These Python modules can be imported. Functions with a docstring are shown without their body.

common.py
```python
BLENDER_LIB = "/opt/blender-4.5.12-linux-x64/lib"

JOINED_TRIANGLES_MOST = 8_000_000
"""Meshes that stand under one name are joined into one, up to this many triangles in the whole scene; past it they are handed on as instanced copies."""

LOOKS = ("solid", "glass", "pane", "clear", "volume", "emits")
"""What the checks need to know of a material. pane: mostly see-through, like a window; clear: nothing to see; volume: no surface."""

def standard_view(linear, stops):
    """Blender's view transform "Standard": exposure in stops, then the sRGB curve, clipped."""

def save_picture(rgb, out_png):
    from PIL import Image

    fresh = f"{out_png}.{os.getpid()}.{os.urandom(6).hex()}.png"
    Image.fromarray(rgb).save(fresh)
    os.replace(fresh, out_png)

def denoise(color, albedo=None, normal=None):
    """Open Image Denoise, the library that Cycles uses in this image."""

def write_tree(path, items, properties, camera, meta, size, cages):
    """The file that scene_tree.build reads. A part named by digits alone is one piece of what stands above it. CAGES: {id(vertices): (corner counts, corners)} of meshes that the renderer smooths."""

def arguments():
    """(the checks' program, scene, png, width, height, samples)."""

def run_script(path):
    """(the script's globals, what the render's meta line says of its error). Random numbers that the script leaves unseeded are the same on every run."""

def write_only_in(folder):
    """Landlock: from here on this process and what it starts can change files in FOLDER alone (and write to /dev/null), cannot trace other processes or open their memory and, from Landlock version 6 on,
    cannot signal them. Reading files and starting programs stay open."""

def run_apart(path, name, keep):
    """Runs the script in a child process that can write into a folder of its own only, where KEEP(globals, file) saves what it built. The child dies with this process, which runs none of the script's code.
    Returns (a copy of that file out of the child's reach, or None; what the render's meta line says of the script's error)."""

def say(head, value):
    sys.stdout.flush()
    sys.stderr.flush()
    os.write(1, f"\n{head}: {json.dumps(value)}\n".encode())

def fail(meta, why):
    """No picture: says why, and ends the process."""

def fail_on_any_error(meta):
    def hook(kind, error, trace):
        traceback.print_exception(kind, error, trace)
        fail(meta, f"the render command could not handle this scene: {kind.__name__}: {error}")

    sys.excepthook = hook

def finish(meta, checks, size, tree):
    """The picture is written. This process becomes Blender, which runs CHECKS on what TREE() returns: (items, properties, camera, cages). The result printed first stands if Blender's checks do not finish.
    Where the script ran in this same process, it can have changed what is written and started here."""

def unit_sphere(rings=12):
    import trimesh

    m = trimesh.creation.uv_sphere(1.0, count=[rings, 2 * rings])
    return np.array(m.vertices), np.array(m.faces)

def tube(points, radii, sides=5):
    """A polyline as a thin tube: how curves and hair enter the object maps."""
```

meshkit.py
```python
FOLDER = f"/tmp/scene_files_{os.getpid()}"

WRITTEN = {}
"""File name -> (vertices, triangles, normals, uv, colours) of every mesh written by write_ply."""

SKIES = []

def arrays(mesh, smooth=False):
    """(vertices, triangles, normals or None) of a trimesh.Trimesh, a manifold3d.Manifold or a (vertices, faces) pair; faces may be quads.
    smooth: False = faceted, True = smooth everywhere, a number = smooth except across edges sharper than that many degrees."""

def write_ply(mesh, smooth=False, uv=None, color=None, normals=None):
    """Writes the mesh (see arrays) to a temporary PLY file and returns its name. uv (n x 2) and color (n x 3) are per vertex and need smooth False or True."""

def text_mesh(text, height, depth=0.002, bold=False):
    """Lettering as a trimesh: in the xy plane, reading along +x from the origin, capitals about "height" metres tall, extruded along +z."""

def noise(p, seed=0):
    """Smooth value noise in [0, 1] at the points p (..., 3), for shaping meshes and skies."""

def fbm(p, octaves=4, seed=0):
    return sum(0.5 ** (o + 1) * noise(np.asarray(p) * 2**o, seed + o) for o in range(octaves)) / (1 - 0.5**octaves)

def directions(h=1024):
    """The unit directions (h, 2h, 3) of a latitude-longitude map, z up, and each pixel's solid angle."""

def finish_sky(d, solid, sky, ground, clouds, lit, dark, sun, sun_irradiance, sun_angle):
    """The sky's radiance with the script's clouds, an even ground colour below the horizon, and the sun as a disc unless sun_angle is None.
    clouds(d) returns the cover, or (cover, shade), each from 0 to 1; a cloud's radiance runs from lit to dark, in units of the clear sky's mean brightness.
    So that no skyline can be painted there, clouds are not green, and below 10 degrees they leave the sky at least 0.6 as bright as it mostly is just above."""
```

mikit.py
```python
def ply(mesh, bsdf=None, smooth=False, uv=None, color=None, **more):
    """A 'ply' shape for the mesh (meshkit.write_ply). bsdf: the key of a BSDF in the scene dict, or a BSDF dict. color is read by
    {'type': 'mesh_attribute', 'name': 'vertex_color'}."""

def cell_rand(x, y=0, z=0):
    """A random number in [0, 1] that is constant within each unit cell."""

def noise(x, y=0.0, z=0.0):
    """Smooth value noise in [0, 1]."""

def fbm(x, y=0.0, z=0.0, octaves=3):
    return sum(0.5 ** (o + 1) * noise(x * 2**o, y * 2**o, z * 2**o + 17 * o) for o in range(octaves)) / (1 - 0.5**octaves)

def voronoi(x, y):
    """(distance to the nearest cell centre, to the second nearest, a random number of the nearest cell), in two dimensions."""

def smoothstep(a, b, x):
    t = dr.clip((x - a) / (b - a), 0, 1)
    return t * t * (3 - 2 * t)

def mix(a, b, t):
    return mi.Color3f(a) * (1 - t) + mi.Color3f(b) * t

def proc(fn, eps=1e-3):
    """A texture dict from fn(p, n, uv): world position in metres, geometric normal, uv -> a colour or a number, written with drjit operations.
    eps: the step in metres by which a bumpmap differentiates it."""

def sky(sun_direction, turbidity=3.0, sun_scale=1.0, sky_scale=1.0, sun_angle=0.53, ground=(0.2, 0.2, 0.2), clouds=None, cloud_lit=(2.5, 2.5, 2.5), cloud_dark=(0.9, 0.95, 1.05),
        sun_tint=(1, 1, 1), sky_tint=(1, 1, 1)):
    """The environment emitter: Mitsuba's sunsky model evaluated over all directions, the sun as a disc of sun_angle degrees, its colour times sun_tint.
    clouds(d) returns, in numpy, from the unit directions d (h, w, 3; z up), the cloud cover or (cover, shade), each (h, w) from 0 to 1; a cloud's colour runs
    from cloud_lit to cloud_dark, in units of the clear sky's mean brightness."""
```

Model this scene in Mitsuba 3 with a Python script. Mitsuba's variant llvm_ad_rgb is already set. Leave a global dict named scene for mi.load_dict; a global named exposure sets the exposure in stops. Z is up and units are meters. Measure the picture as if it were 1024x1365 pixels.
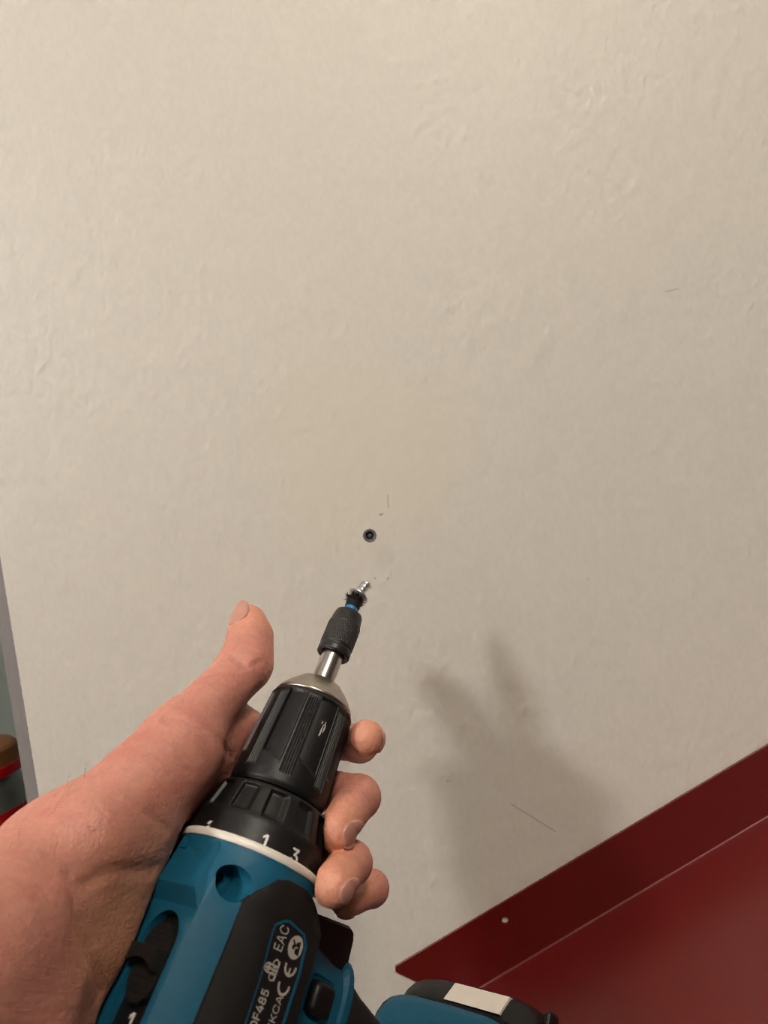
import math, random
import numpy as np
import trimesh
import manifold3d as m3
import drjit as dr
import mitsuba as mi
import mikit
import meshkit
from shapely.geometry import Polygon, LineString, Point, box as sbox
from shapely.ops import unary_union
from shapely import affinity
from mikit import noise, fbm, voronoi, smoothstep, mix

random.seed(7)
RNG = np.random.default_rng(7)
T = mi.ScalarTransform4f
scene, labels = {}, {}

# ------------------------------------------------------------------ camera
# Modelling space: millimetres, x right, y down, z forward from the camera. The phone was rolled a little against the vertical.
ROLL = 0.16
c_, s_ = math.sqrt(1 - ROLL ** 2), ROLL
EYE = np.array([0.0, 0.0, 1.40])
RIGHT = np.array([c_, 0, -s_]); DOWN = np.array([-s_, 0, -c_]); FWD = np.array([0, 1.0, 0])
M2W = np.stack([RIGHT, DOWN, FWD], 1) * 0.001
F, CX, CY = 946.0, 512.0, 682.5


def W(p):
    return np.asarray(p, float) @ M2W.T + EYE


def at(x, y, d):
    return np.array([(x - CX) * d / F, (y - CY) * d / F, float(d)])


scene['camera'] = {
    'type': 'thinlens', 'fov': math.degrees(2 * math.atan(512 / F)), 'fov_axis': 'x',
    'aperture_radius': 0.0011, 'focus_distance': 0.375, 'near_clip': 0.02, 'far_clip': 30.0,
    'to_world': T().look_at(origin=EYE.tolist(), target=(EYE + FWD).tolist(), up=(-DOWN).tolist())}
exposure = 0.62

# ------------------------------------------------------------------ lamps (real lamps of the room)
LAMP_BULB = W([-1297, -612, -775])
BULB_POWER = (108.0, 105.8, 102.5)
CEIL_LAMP = np.array([0.38, -0.62, 2.64])
CEIL_POWER = (39.5, 35.6, 30.4)
WALL_D = 475.0          # distance of the wall
HAND_STEP = 1.1         # mm, resolution of the hand surface
RELIEF = 1.25           # mm, height of the wall's paint relief

# ------------------------------------------------------------------ helpers
def rgb(r, g, b):
    def l(v):
        v /= 255.0
        return v / 12.92 if v <= 0.04045 else ((v + 0.055) / 1.055) ** 2.4
    return {'type': 'rgb', 'value': [l(r), l(g), l(b)]}


def mat(name, color, rough=0.5, metallic=0.0, spec=0.5, bump=None, bump_scale=1.0, eps=4e-4, **more):
    b = {'type': 'principled', 'base_color': color, 'roughness': rough, 'metallic': metallic, **more}
    if metallic == 0.0:
        b['specular'] = spec
    if bump is not None:
        b = {'type': 'bumpmap', 'arbitrary': mikit.proc(bump, eps=eps), 'scale': bump_scale, 'bsdf': b}
    scene[name] = b if name in ('wall_paint', 'skin') else {'type': 'twosided', 'bsdf': b}
    return name


def put(key, mesh, material, smooth=False, **more):
    """One entry of the scene; the mesh is given in modelling space (mm) and baked to world metres."""
    v, f, _ = meshkit.arrays(mesh)
    k, n = key, 0
    while k in scene:
        n += 1
        k = f'{key}_{n:03d}'
    m = trimesh.Trimesh(W(v), f[:, ::-1] if np.linalg.det(M2W) < 0 else f, process=False)
    if isinstance(smooth, (int, float)) and smooth is not True and smooth is not False:
        m.merge_vertices()
    scene[k] = mikit.ply(m, material, smooth=smooth, **more)
    return k


def putw(key, mesh, material, smooth=False, **more):
    scene[key] = mikit.ply(mesh, material, smooth=smooth, **more)
    return key


def say(key, label=None, category=None, group=None, kind=None):
    labels[key] = {k: v for k, v in (('label', label), ('category', category), ('group', group), ('kind', kind)) if v}


def tm(man):
    m = man.to_mesh()
    return trimesh.Trimesh(np.array(m.vert_properties[:, :3]), np.array(m.tri_verts), process=False)


def hullm(*pts):
    return m3.Manifold.hull_points(np.vstack([np.asarray(p, float) for p in pts]))


def union(ms):
    return m3.Manifold.batch_boolean(list(ms), m3.OpType.Add)


def loft(sections):
    """sections: convex rings (n,3), hulled pairwise."""
    return union([hullm(a, b) for a, b in zip(sections[:-1], sections[1:])])


def rbox(lo, hi, r, n=10):
    """Box with rounded edges."""
    lo, hi = np.asarray(lo, float) + r, np.asarray(hi, float) - r
    sp = m3.Manifold.sphere(r, n)
    return m3.Manifold.batch_hull([sp.translate([x, y, z]) for x in (lo[0], hi[0]) for y in (lo[1], hi[1]) for z in (lo[2], hi[2])])


def prism(poly, lo, hi, axis):
    """Shapely polygon extruded from lo to hi along the given axis (the polygon's coordinates are the other two, in order)."""
    out = []
    for g in getattr(poly, 'geoms', [poly]):
        cs = m3.CrossSection([np.array(g.exterior.coords)[:-1]] + [np.array(i.coords)[:-1] for i in g.interiors], m3.FillRule.EvenOdd)
        e = m3.Manifold.extrude(cs, hi - lo).translate([0, 0, lo])
        if axis == 0:
            e = e.transform(np.array([[0, 0, 1, 0], [1, 0, 0, 0], [0, 1, 0, 0]], float))
        elif axis == 1:
            e = e.transform(np.array([[1, 0, 0, 0], [0, 0, -1, 0], [0, 1, 0, 0]], float)).mirror([0, 1, 0])
        out.append(e)
    return union(out)


def grid_mesh(P, close_u=False, close_v=False, flip=False):
    """P (n, m, 3) grid of points to a mesh."""
    n, m = P.shape[:2]
    idx = np.arange(n * m).reshape(n, m)
    iu = np.arange(n if close_u else n - 1); iv = np.arange(m if close_v else m - 1)
    a = idx[iu][:, iv]; b = idx[(iu + 1) % n][:, iv]
    c = idx[(iu + 1) % n][:, (iv + 1) % m]; d = idx[iu][:, (iv + 1) % m]
    f = np.concatenate([np.stack([a, b, c], -1).reshape(-1, 3), np.stack([a, c, d], -1).reshape(-1, 3)])
    return trimesh.Trimesh(P.reshape(-1, 3), f[:, ::-1] if flip else f, process=False)


def lathe(profile, n=96, radial=None):
    """profile: (s, r) pairs; about the x axis; radial(s, phi) adds to r."""
    pr = np.asarray(profile, float)
    ph = np.arange(n) * 2 * np.pi / n
    S = np.repeat(pr[:, :1], n, 1); R = np.repeat(pr[:, 1:], n, 1)
    if radial is not None:
        R = R + radial(S, np.repeat(ph[None], len(pr), 0))
    P = np.stack([S, R * np.cos(ph), R * np.sin(ph)], -1)
    return grid_mesh(P, close_v=True)


def dense(profile, step):
    out = [profile[0]]
    for p, q in zip(profile[:-1], profile[1:]):
        k = max(1, int(np.ceil(math.dist(p, q) / step)))
        out += [tuple(np.array(p) + (np.array(q) - np.array(p)) * i / k) for i in range(1, k + 1)]
    return out


def tube_mesh(points, radii, sides=8):
    import common
    v, f = common.tube(points, radii, sides)
    return trimesh.Trimesh(v, f, process=False)


# ------------------------------------------------------------------ materials
def wall_color(p, n, uv):
    x, z = p.x, p.z
    base = mix((0.60, 0.558, 0.500), (0.63, 0.588, 0.528), fbm(x * 3, z * 3, 4.0, 2))
    base = base * (0.975 + 0.05 * noise(x * 480, z * 290, 3.0))
    # filler patch over an old hole, faintly yellow, and scuffs
    d = dr.sqrt(dr.square(x + 0.01) + dr.square(z - 1.44))
    base = mix(base, (0.62, 0.575, 0.468), smoothstep(0.10, 0.05, d + 0.03 * noise(x * 30, z * 30)) * 0.55)

    def dot(q, r, k):
        w = W(q)
        dd = dr.sqrt(dr.square(x - w[0]) + dr.square(z - w[2]))
        return smoothstep(r, r * 0.3, dd) * k

    def line(q0, q1, r, k):
        a, b = W(q0), W(q1)
        ex, ez = b[0] - a[0], b[2] - a[2]
        t = dr.clip(((x - a[0]) * ex + (z - a[2]) * ez) / (ex * ex + ez * ez), 0, 1)
        dd = dr.sqrt(dr.square(x - a[0] - t * ex) + dr.square(z - a[2] - t * ez))
        return smoothstep(r, r * 0.2, dd) * k
    D = WALL_D
    s = dot(at(500, 771, D), .0012, .45) + dot(at(517, 771, D), .0012, .4) + dot(at(508, 686, D), .0013, .35) + dot(at(597, 1041, D), .0011, .4) + dot(at(784, 772, D), .0012, .2)
    s += line(at(517, 660, D), at(518, 676, D), .0009, .35) + line(at(506, 686, D), at(511, 685, D), .0009, .4)
    s += line(at(682, 1072, D), at(740, 1108, D), .0009, .35) + line(at(888, 389, D), at(904, 385, D), .0008, .35) + line(at(600, 1043, D), at(604, 1030, D), .0008, .15)
    s += dot(at(512, 740, D), .010, .08)
    return mix(base, (0.18, 0.14, 0.12), dr.clip(s, 0, 0.7))


mat('wall_paint', mikit.proc(wall_color), rough=0.5, spec=0.25)
mat('room_paint', rgb(202, 197, 190), rough=0.8, spec=0.2)
mat('dark_paint', rgb(74, 70, 66), rough=0.8, spec=0.2)
mat('floor_wood', rgb(80, 64, 52), rough=0.5, spec=0.3)
mat('alcove_paint', rgb(128, 134, 128), rough=0.6, spec=0.3)
mat('trim_grey', rgb(126, 121, 120), rough=0.4, spec=0.5)
mat('red_metal', {'type': 'rgb', 'value': [0.096, 0.0026, 0.0018]}, rough=0.36, spec=0.7)


def teal_color(p, n, uv):
    return mix((0.004, 0.076, 0.136), (0.006, 0.086, 0.152), fbm(p.x * 400, p.y * 400, p.z * 400, 2))


def grain(p, n, uv):
    return noise(p.x * 2600, p.y * 2600, p.z * 2600)


mat('teal_plastic', mikit.proc(teal_color), rough=0.50, spec=0.27, bump=grain, bump_scale=0.00003, eps=1.5e-4)
mat('black_rubber', {'type': 'rgb', 'value': [0.010, 0.0088, 0.0085]}, rough=0.62, spec=0.3, bump=grain, bump_scale=0.00004, eps=1.5e-4)
mat('black_plastic', {'type': 'rgb', 'value': [0.0055, 0.0055, 0.0058]}, rough=0.44, spec=0.34)
mat('black_matte', {'type': 'rgb', 'value': [0.004, 0.004, 0.004]}, rough=0.7, spec=0.3)
mat('plate_black', {'type': 'rgb', 'value': [0.010, 0.010, 0.011]}, rough=0.35, spec=0.5)
mat('white_plastic', rgb(222, 214, 204), rough=0.4, spec=0.5)
mat('print_white', rgb(215, 212, 205), rough=0.5, spec=0.4)
mat('print_grey', rgb(176, 170, 162), rough=0.5, spec=0.4)
mat('satin_steel', rgb(176, 166, 155), rough=0.30, metallic=1.0)
mat('bright_steel', rgb(195, 190, 184), rough=0.26, metallic=1.0)
mat('zinc', rgb(225, 225, 228), rough=0.34, metallic=1.0)
mat('dark_steel', rgb(42, 41, 40), rough=0.40, metallic=0.4)
mat('blue_sleeve', rgb(24, 104, 158), rough=0.4, spec=0.5)
mat('filings', rgb(40, 38, 36), rough=0.45, metallic=0.8)
mat('anchor_grey', rgb(92, 88, 92), rough=0.6, spec=0.4)
mat('anchor_dark', rgb(50, 48, 52), rough=0.7, spec=0.3)
mat('jar_brown', rgb(120, 78, 42), rough=0.5, spec=0.4)
mat('jar_red', rgb(170, 18, 22), rough=0.3, spec=0.5)
mat('label_orange', rgb(226, 128, 40), rough=0.5, spec=0.3)
mat('jar_metal', rgb(150, 156, 152), rough=0.22, metallic=0.7)
mat('counter_grey', rgb(120, 122, 118), rough=0.4, spec=0.4)
mat('nail', {'type': 'rgb', 'value': [0.47, 0.225, 0.175]}, rough=0.28, spec=0.55)
mat('nail_edge', {'type': 'rgb', 'value': [0.72, 0.56, 0.47]}, rough=0.35, spec=0.5)
mat('hair', rgb(60, 42, 32), rough=0.5, spec=0.3)

# ------------------------------------------------------------------ the room
D = WALL_D
CORNER_X = -0.2585                       # the wall ends here (world x)
wy0, wy1 = D / 1000, D / 1000 + 0.16
HOLE = W(at(493, 714, D))
slab = trimesh.creation.box(bounds=[[CORNER_X, wy0 + 0.0004, 0], [1.9, wy1, 2.7]])
slab = m3.Manifold(m3.Mesh(np.asarray(slab.vertices, np.float32), np.asarray(slab.faces, np.uint32)))
slab -= m3.Manifold.cylinder(0.06, 0.0042, 0.0042, 32).rotate([-90, 0, 0]).translate([HOLE[0], wy0 - 0.005, HOLE[2]])
putw('wall_front', tm(slab), 'wall_paint')
say('wall_front', 'off-white painted wall with roller texture', kind='structure')
# the roller-painted coat with its orange-peel relief
gx = np.arange(CORNER_X, 0.365, 0.00115); gz = np.arange(0.975, 1.83, 0.00115)
GX, GZ = np.meshgrid(gx, gz, indexing='ij')
u_, w_ = GX * 1000, GZ * 1000


def n2(a, b, seed):
    return meshkit.noise(np.stack([a, b, np.full_like(a, 0.5)], -1), seed)


wx_ = u_ + 5 * (n2(u_ * .08, w_ * .08, 11) - .5)
def peel_(v, a, b):
    t = np.clip((v - a) / (b - a), 0, 1); return t * t * (3 - 2 * t)
relief = 0.16 * n2(wx_ * .11, w_ * .09, 1) + 0.22 * n2(wx_ * .26, w_ * .17, 2) + 0.30 * n2(wx_ * .42, w_ * .25, 3) + 0.16 * peel_(n2(wx_ * .50, w_ * .30, 5), .5, 1.0) + 0.12 * n2(wx_ * .62, w_ * .36, 4)
edge_ = np.minimum.reduce([GX - gx[0], gx[-1] - GX, GZ - gz[0], gz[-1] - GZ])
relief = RELIEF * (relief - 0.3) * np.clip(edge_ / 0.01, 0, 1)
dx_, dz_ = GX - HOLE[0], GZ - HOLE[2]
rr_ = np.hypot(dx_, dz_)
k_ = np.where((rr_ < 0.0052), np.maximum(rr_, 0.0042) / np.maximum(rr_, 1e-6), 1.0)
coat = grid_mesh(np.stack([HOLE[0] + dx_ * k_, wy0 - relief * 0.001, HOLE[2] + dz_ * k_], -1))
coat.update_faces((rr_.reshape(-1)[coat.faces] > 0.0036).any(1))
putw('wall_front__paint_coat', coat, 'wall_paint', True)
say('wall_front__paint_coat', 'orange-peel roller paint on the wall')


def wbox(key, lo, hi, material, label):
    putw(key, trimesh.creation.box(bounds=[lo, hi]), material)
    say(key, label, kind='structure')


wbox('wall_right', [1.9, -2.2, 0], [2.0, wy1, 2.7], 'dark_paint', 'painted side wall of the room')
wbox('wall_left', [-1.7, -2.2, 0], [-1.6, 1.35, 2.7], 'room_paint', 'painted side wall of the room')
wbox('wall_back', [-1.7, -2.3, 0], [2.0, -2.2, 2.7], 'dark_paint', 'painted wall behind the camera')
wbox('wall_alcove', [-1.7, 1.25, 0], [0.4, 1.35, 2.7], 'alcove_paint', 'grey-green wall behind the jar')
wbox('floor', [-1.7, -2.3, -0.1], [2.0, 1.35, 0], 'floor_wood', 'floor of the room')
wbox('ceiling', [-1.7, -2.3, 2.7], [2.0, 1.35, 2.8], 'room_paint', 'ceiling of the room')
# rounded metal corner trim on the wall's free end
r = 0.015
prof = [(0.0, 0.0)] + [(-r * math.sin(t), r - r * math.cos(t)) for t in np.linspace(0, math.pi / 2, 16)] + [(-r, 0.16), (0, 0.16)]
tr = trimesh.creation.extrude_polygon(Polygon(prof), 2.7, engine='earcut')
tr.apply_translation([CORNER_X, wy0 + 0.0005, 0])
putw('trim_1', tr, 'trim_grey', smooth=35)
say('trim_1', 'rounded grey corner trim along the left end of the white wall', kind='structure')

# lamps
bulb = trimesh.creation.icosphere(4, 0.088); bulb.apply_translation(LAMP_BULB)
putw('wall_lamp__bulb', bulb, {'type': 'diffuse', 'reflectance': {'type': 'rgb', 'value': 0.5}}, smooth=True,
     emitter={'type': 'area', 'radiance': {'type': 'rgb', 'value': list(BULB_POWER)}})
arm0 = trimesh.creation.cylinder(0.012, segment=[[-1.6, LAMP_BULB[1], LAMP_BULB[2] + 0.11], LAMP_BULB + [0, 0, 0.11]])
sock = trimesh.creation.cylinder(0.022, segment=[LAMP_BULB + [0, 0, 0.08], LAMP_BULB + [0, 0, 0.13]])
base0 = trimesh.creation.cylinder(0.06, segment=[[-1.6, LAMP_BULB[1], LAMP_BULB[2] + 0.11], [-1.575, LAMP_BULB[1], LAMP_BULB[2] + 0.11]])
putw('wall_lamp__arm', trimesh.util.concatenate([arm0, sock, base0]), 'trim_grey', smooth=35)
say('wall_lamp', 'globe bulb on a grey arm at the left side wall', 'lamp')
disc = trimesh.creation.cylinder(0.17, 0.05, sections=64); disc.apply_translation(CEIL_LAMP)
putw('ceiling_lamp__diffuser', disc, {'type': 'diffuse', 'reflectance': {'type': 'rgb', 'value': 0.5}}, smooth=35,
     emitter={'type': 'area', 'radiance': {'type': 'rgb', 'value': list(CEIL_POWER)}})
rim = trimesh.creation.annulus(0.172, 0.19, 0.075, sections=64); rim.apply_translation(CEIL_LAMP + [0, 0, 0.0625])
putw('ceiling_lamp__rim', rim, 'white_plastic', smooth=35)
say('ceiling_lamp', 'round white ceiling lamp behind the camera', 'lamp')

# ------------------------------------------------------------------ drill frame
S0, S1 = at(366, 1066, 322), at(470, 808, 387)
AX = (S1 - S0) / np.linalg.norm(S1 - S0)
v0 = S0 / np.linalg.norm(S0)
E1 = -(v0 - (v0 @ AX) * AX); E1 /= np.linalg.norm(E1)
ER = np.cross(AX, E1)
ER = ER if ER[0] > 0 else -ER
al = math.radians(50)
UP = math.cos(al) * E1 - math.sin(al) * ER
YL = np.cross(UP, AX)
DM = np.stack([AX, YL, UP], 1)


def DC(p):
    return np.asarray(p, float) @ DM.T + S0


def CY_(s, rr, deg):
    """Point at station s along the drill, radius rr, angle from the side facing the camera (positive to the right)."""
    t = math.radians(deg)
    return S0 + s * AX + rr * (math.cos(t) * E1 + math.sin(t) * ER)


def hit(x, y, radius):
    """(s, angle in the drill's y-z plane) where the line of sight meets a surface of revolution radius(s) about the axis."""
    d = at(x, y, 1.0) @ DM; o = -S0 @ DM
    for t in np.arange(200, 420, 0.2):
        p = o + t * d
        if math.hypot(p[1], p[2]) < radius(p[0]):
            break
    return p[0], math.atan2(p[2], p[1])


def onto(mesh, s0, th0, radius, up=1.0, lift=0.0):
    """Wraps flat lettering (x, y, z=height) onto a surface of revolution; letters stand up along +s when up=1."""
    v = np.array(mesh.vertices)
    s = s0 + v[:, 1] * up
    rr = radius(s)
    th = th0 + v[:, 0] / rr
    rr = rr + v[:, 2] + lift
    return trimesh.Trimesh(np.stack([s, rr * np.cos(th), rr * np.sin(th)], 1), mesh.faces, process=False)


def pd(key, mesh, material, smooth=False):
    v, f, _ = meshkit.arrays(mesh)
    return put(key, trimesh.Trimesh(DC(v), f, process=False), material, smooth)


DR = 'cordless_drill'
say(DR, 'teal and black cordless drill driver held in the hand, pointing up at the wall', 'drill')

# chuck sleeve with flutes and fine ribs
SL = [(46.5, 16.0), (47.6, 19.0), (47.0, 20.2), (45.5, 20.9), (40, 21.3), (20, 22.3), (6, 22.9), (2.2, 22.7), (0.6, 21.8), (0.2, 18)]


def flutes(S, PH):
    u = (np.degrees(PH) - 103) % 45
    win = lambda lo_, hi_, w: np.clip((S - lo_) / w, 0, 1) * np.clip((hi_ - S) / w, 0, 1)
    ribs = ((u > 29) & (u < 44)) * win(6, 44, 1.0) * -0.55 * (0.5 + 0.5 * np.cos(2 * np.pi * (u - 29) / 3.0)) ** 0.7
    low = 13.0 - np.clip(u - 10, 0, 17) * 0.20
    panel = np.clip(u / 1.0, 0, 1) * np.clip((27 - u) / 1.0, 0, 1) * np.clip((S - low) / 1.4, 0, 1) * np.clip((45.4 - S) / 0.8, 0, 1) * -(1.45 - 1.15 * u / 27)
    return ribs + panel


pd(DR + '__chuck_sleeve', lathe(dense(SL, 0.8), 720, flutes), 'black_plastic', 40)
say(DR + '__chuck_sleeve', 'black fluted chuck sleeve')
pd(DR + '__chuck_sleeve__scuff_mark', trimesh.util.concatenate([
    onto(trimesh.creation.box(extents=[0.45, L, 0.06]), *hit(430 + dx, 973 + dy, lambda s: 21.3), lambda s: 21.05 + 0 * s, 1.0, 0.0)
    for dx, dy, L in ((-3, 3, 3.6), (-1, 0, 5.2), (1, 2, 4.2), (3, -2, 3.2), (4, -8, 2.0), (0, -10, 1.4), (-1.5, 9, 1.6))]), 'print_grey')
say(DR + '__chuck_sleeve__scuff_mark', 'pale scuff marks on the black chuck')
NO = [(45.5, 17.5), (47.6, 19.6), (48.6, 19.7), (49.6, 19.2), (52, 17.6), (55.5, 14.6), (58.0, 12.0), (59.0, 11.0), (59.4, 10.0), (59.4, 6.4), (50, 6.2)]
pd(DR + '__chuck_nose', lathe(dense(NO, 0.7), 96), 'satin_steel', 45)
say(DR + '__chuck_nose', 'satin steel chuck nose')

# torque collar
TC = [(-0.2, 20.0), (-0.6, 23.6), (-1.4, 24.9), (-3, 25.6), (-13, 28.2), (-16, 29.2), (-22, 30.0), (-25.0, 30.4), (-25.4, 28)]


def tcr(s):
    p = np.array(TC[::-1])
    return np.interp(s, p[1:, 0], p[1:, 1])


def pockets(S, PH):
    per = math.radians(30)
    u = (PH + math.radians(21)) % per / per * 30
    k = np.clip((u - 5) / 1.2, 0, 1) * np.clip((25 - u) / 5.0, 0, 1) * np.clip((S + 14.5) / 0.8, 0, 1) * np.clip((-2.6 - S) / 0.6, 0, 1)
    return -1.7 * k


pd(DR + '__torque_collar', lathe(dense(TC, 0.8), 480, pockets), 'black_plastic', 40)
say(DR + '__torque_collar', 'black torque collar with white numbers')


def numeral(text, x, y, h):
    s, th = hit(x, y, tcr)
    m = meshkit.text_mesh(text, h, 0.12, bold=True)
    m.apply_translation([-m.bounds[:, 0].mean(), -m.bounds[:, 1].mean(), 0])
    m = m.subdivide()
    pd(DR + '__torque_collar__numeral', onto(m, s, th, tcr, 1.0, 0.02), 'print_white')


numeral('1', 354, 1122, 5.2)
numeral('3', 393, 1141, 5.2)
s, th = hit(276, 1103, tcr)
dm = []
for k in range(3):
    q = trimesh.creation.extrude_polygon(Polygon([(-1.3, -2.6 + k * 2.1), (0.4, -2.9 + k * 2.1), (1.3, -1.2 + k * 2.1), (-0.4, -1.4 + k * 2.1)]), 0.12, engine='earcut')
    dm.append(onto(q, s, th, tcr, 1.0, 0.02))
pd(DR + '__torque_collar__drill_symbol', trimesh.util.concatenate(dm), 'print_white')

# white ring
pd(DR + '__ring', lathe(dense([(-24.6, 28), (-24.8, 30.6), (-25.3, 31.3), (-26.2, 31.6), (-27.2, 31.6), (-28.0, 31.2), (-28.6, 28)], 0.5), 160), 'white_plastic', 50)
say(DR + '__ring', 'white ring between the black collar and the teal housing')

# housing
PSEC = [(11, 30.5), (-19, 30.5), (-27, 18), (-32, 9.5), (-32, -16), (-27, -28), (-10, -34), (6, -34), (22, -28), (27, -14), (27, 8), (21, 22)]


def sec(s, poly, k=1.0):
    return np.array([(s, y * k, z * k) for y, z in poly])


def ring(s, rr, n=64, y0=0):
    t = np.arange(n) * 2 * np.pi / n
    return np.stack([np.full(n, float(s)), y0 + rr * np.cos(t), rr * np.sin(t)], 1)


def offs(poly, d):
    return np.array(Polygon(poly).buffer(d, join_style=2).exterior.coords)[:-1]


def body(d):
    return loft([ring(-28.2, 30.6 + d * 0.5), ring(-31.5, 30.6 + d), sec(-44, offs(PSEC, d), 0.985), sec(-60, offs(PSEC, d)), sec(-112, offs(PSEC, d)), sec(-124, offs(PSEC, d), 0.85)])


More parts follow.
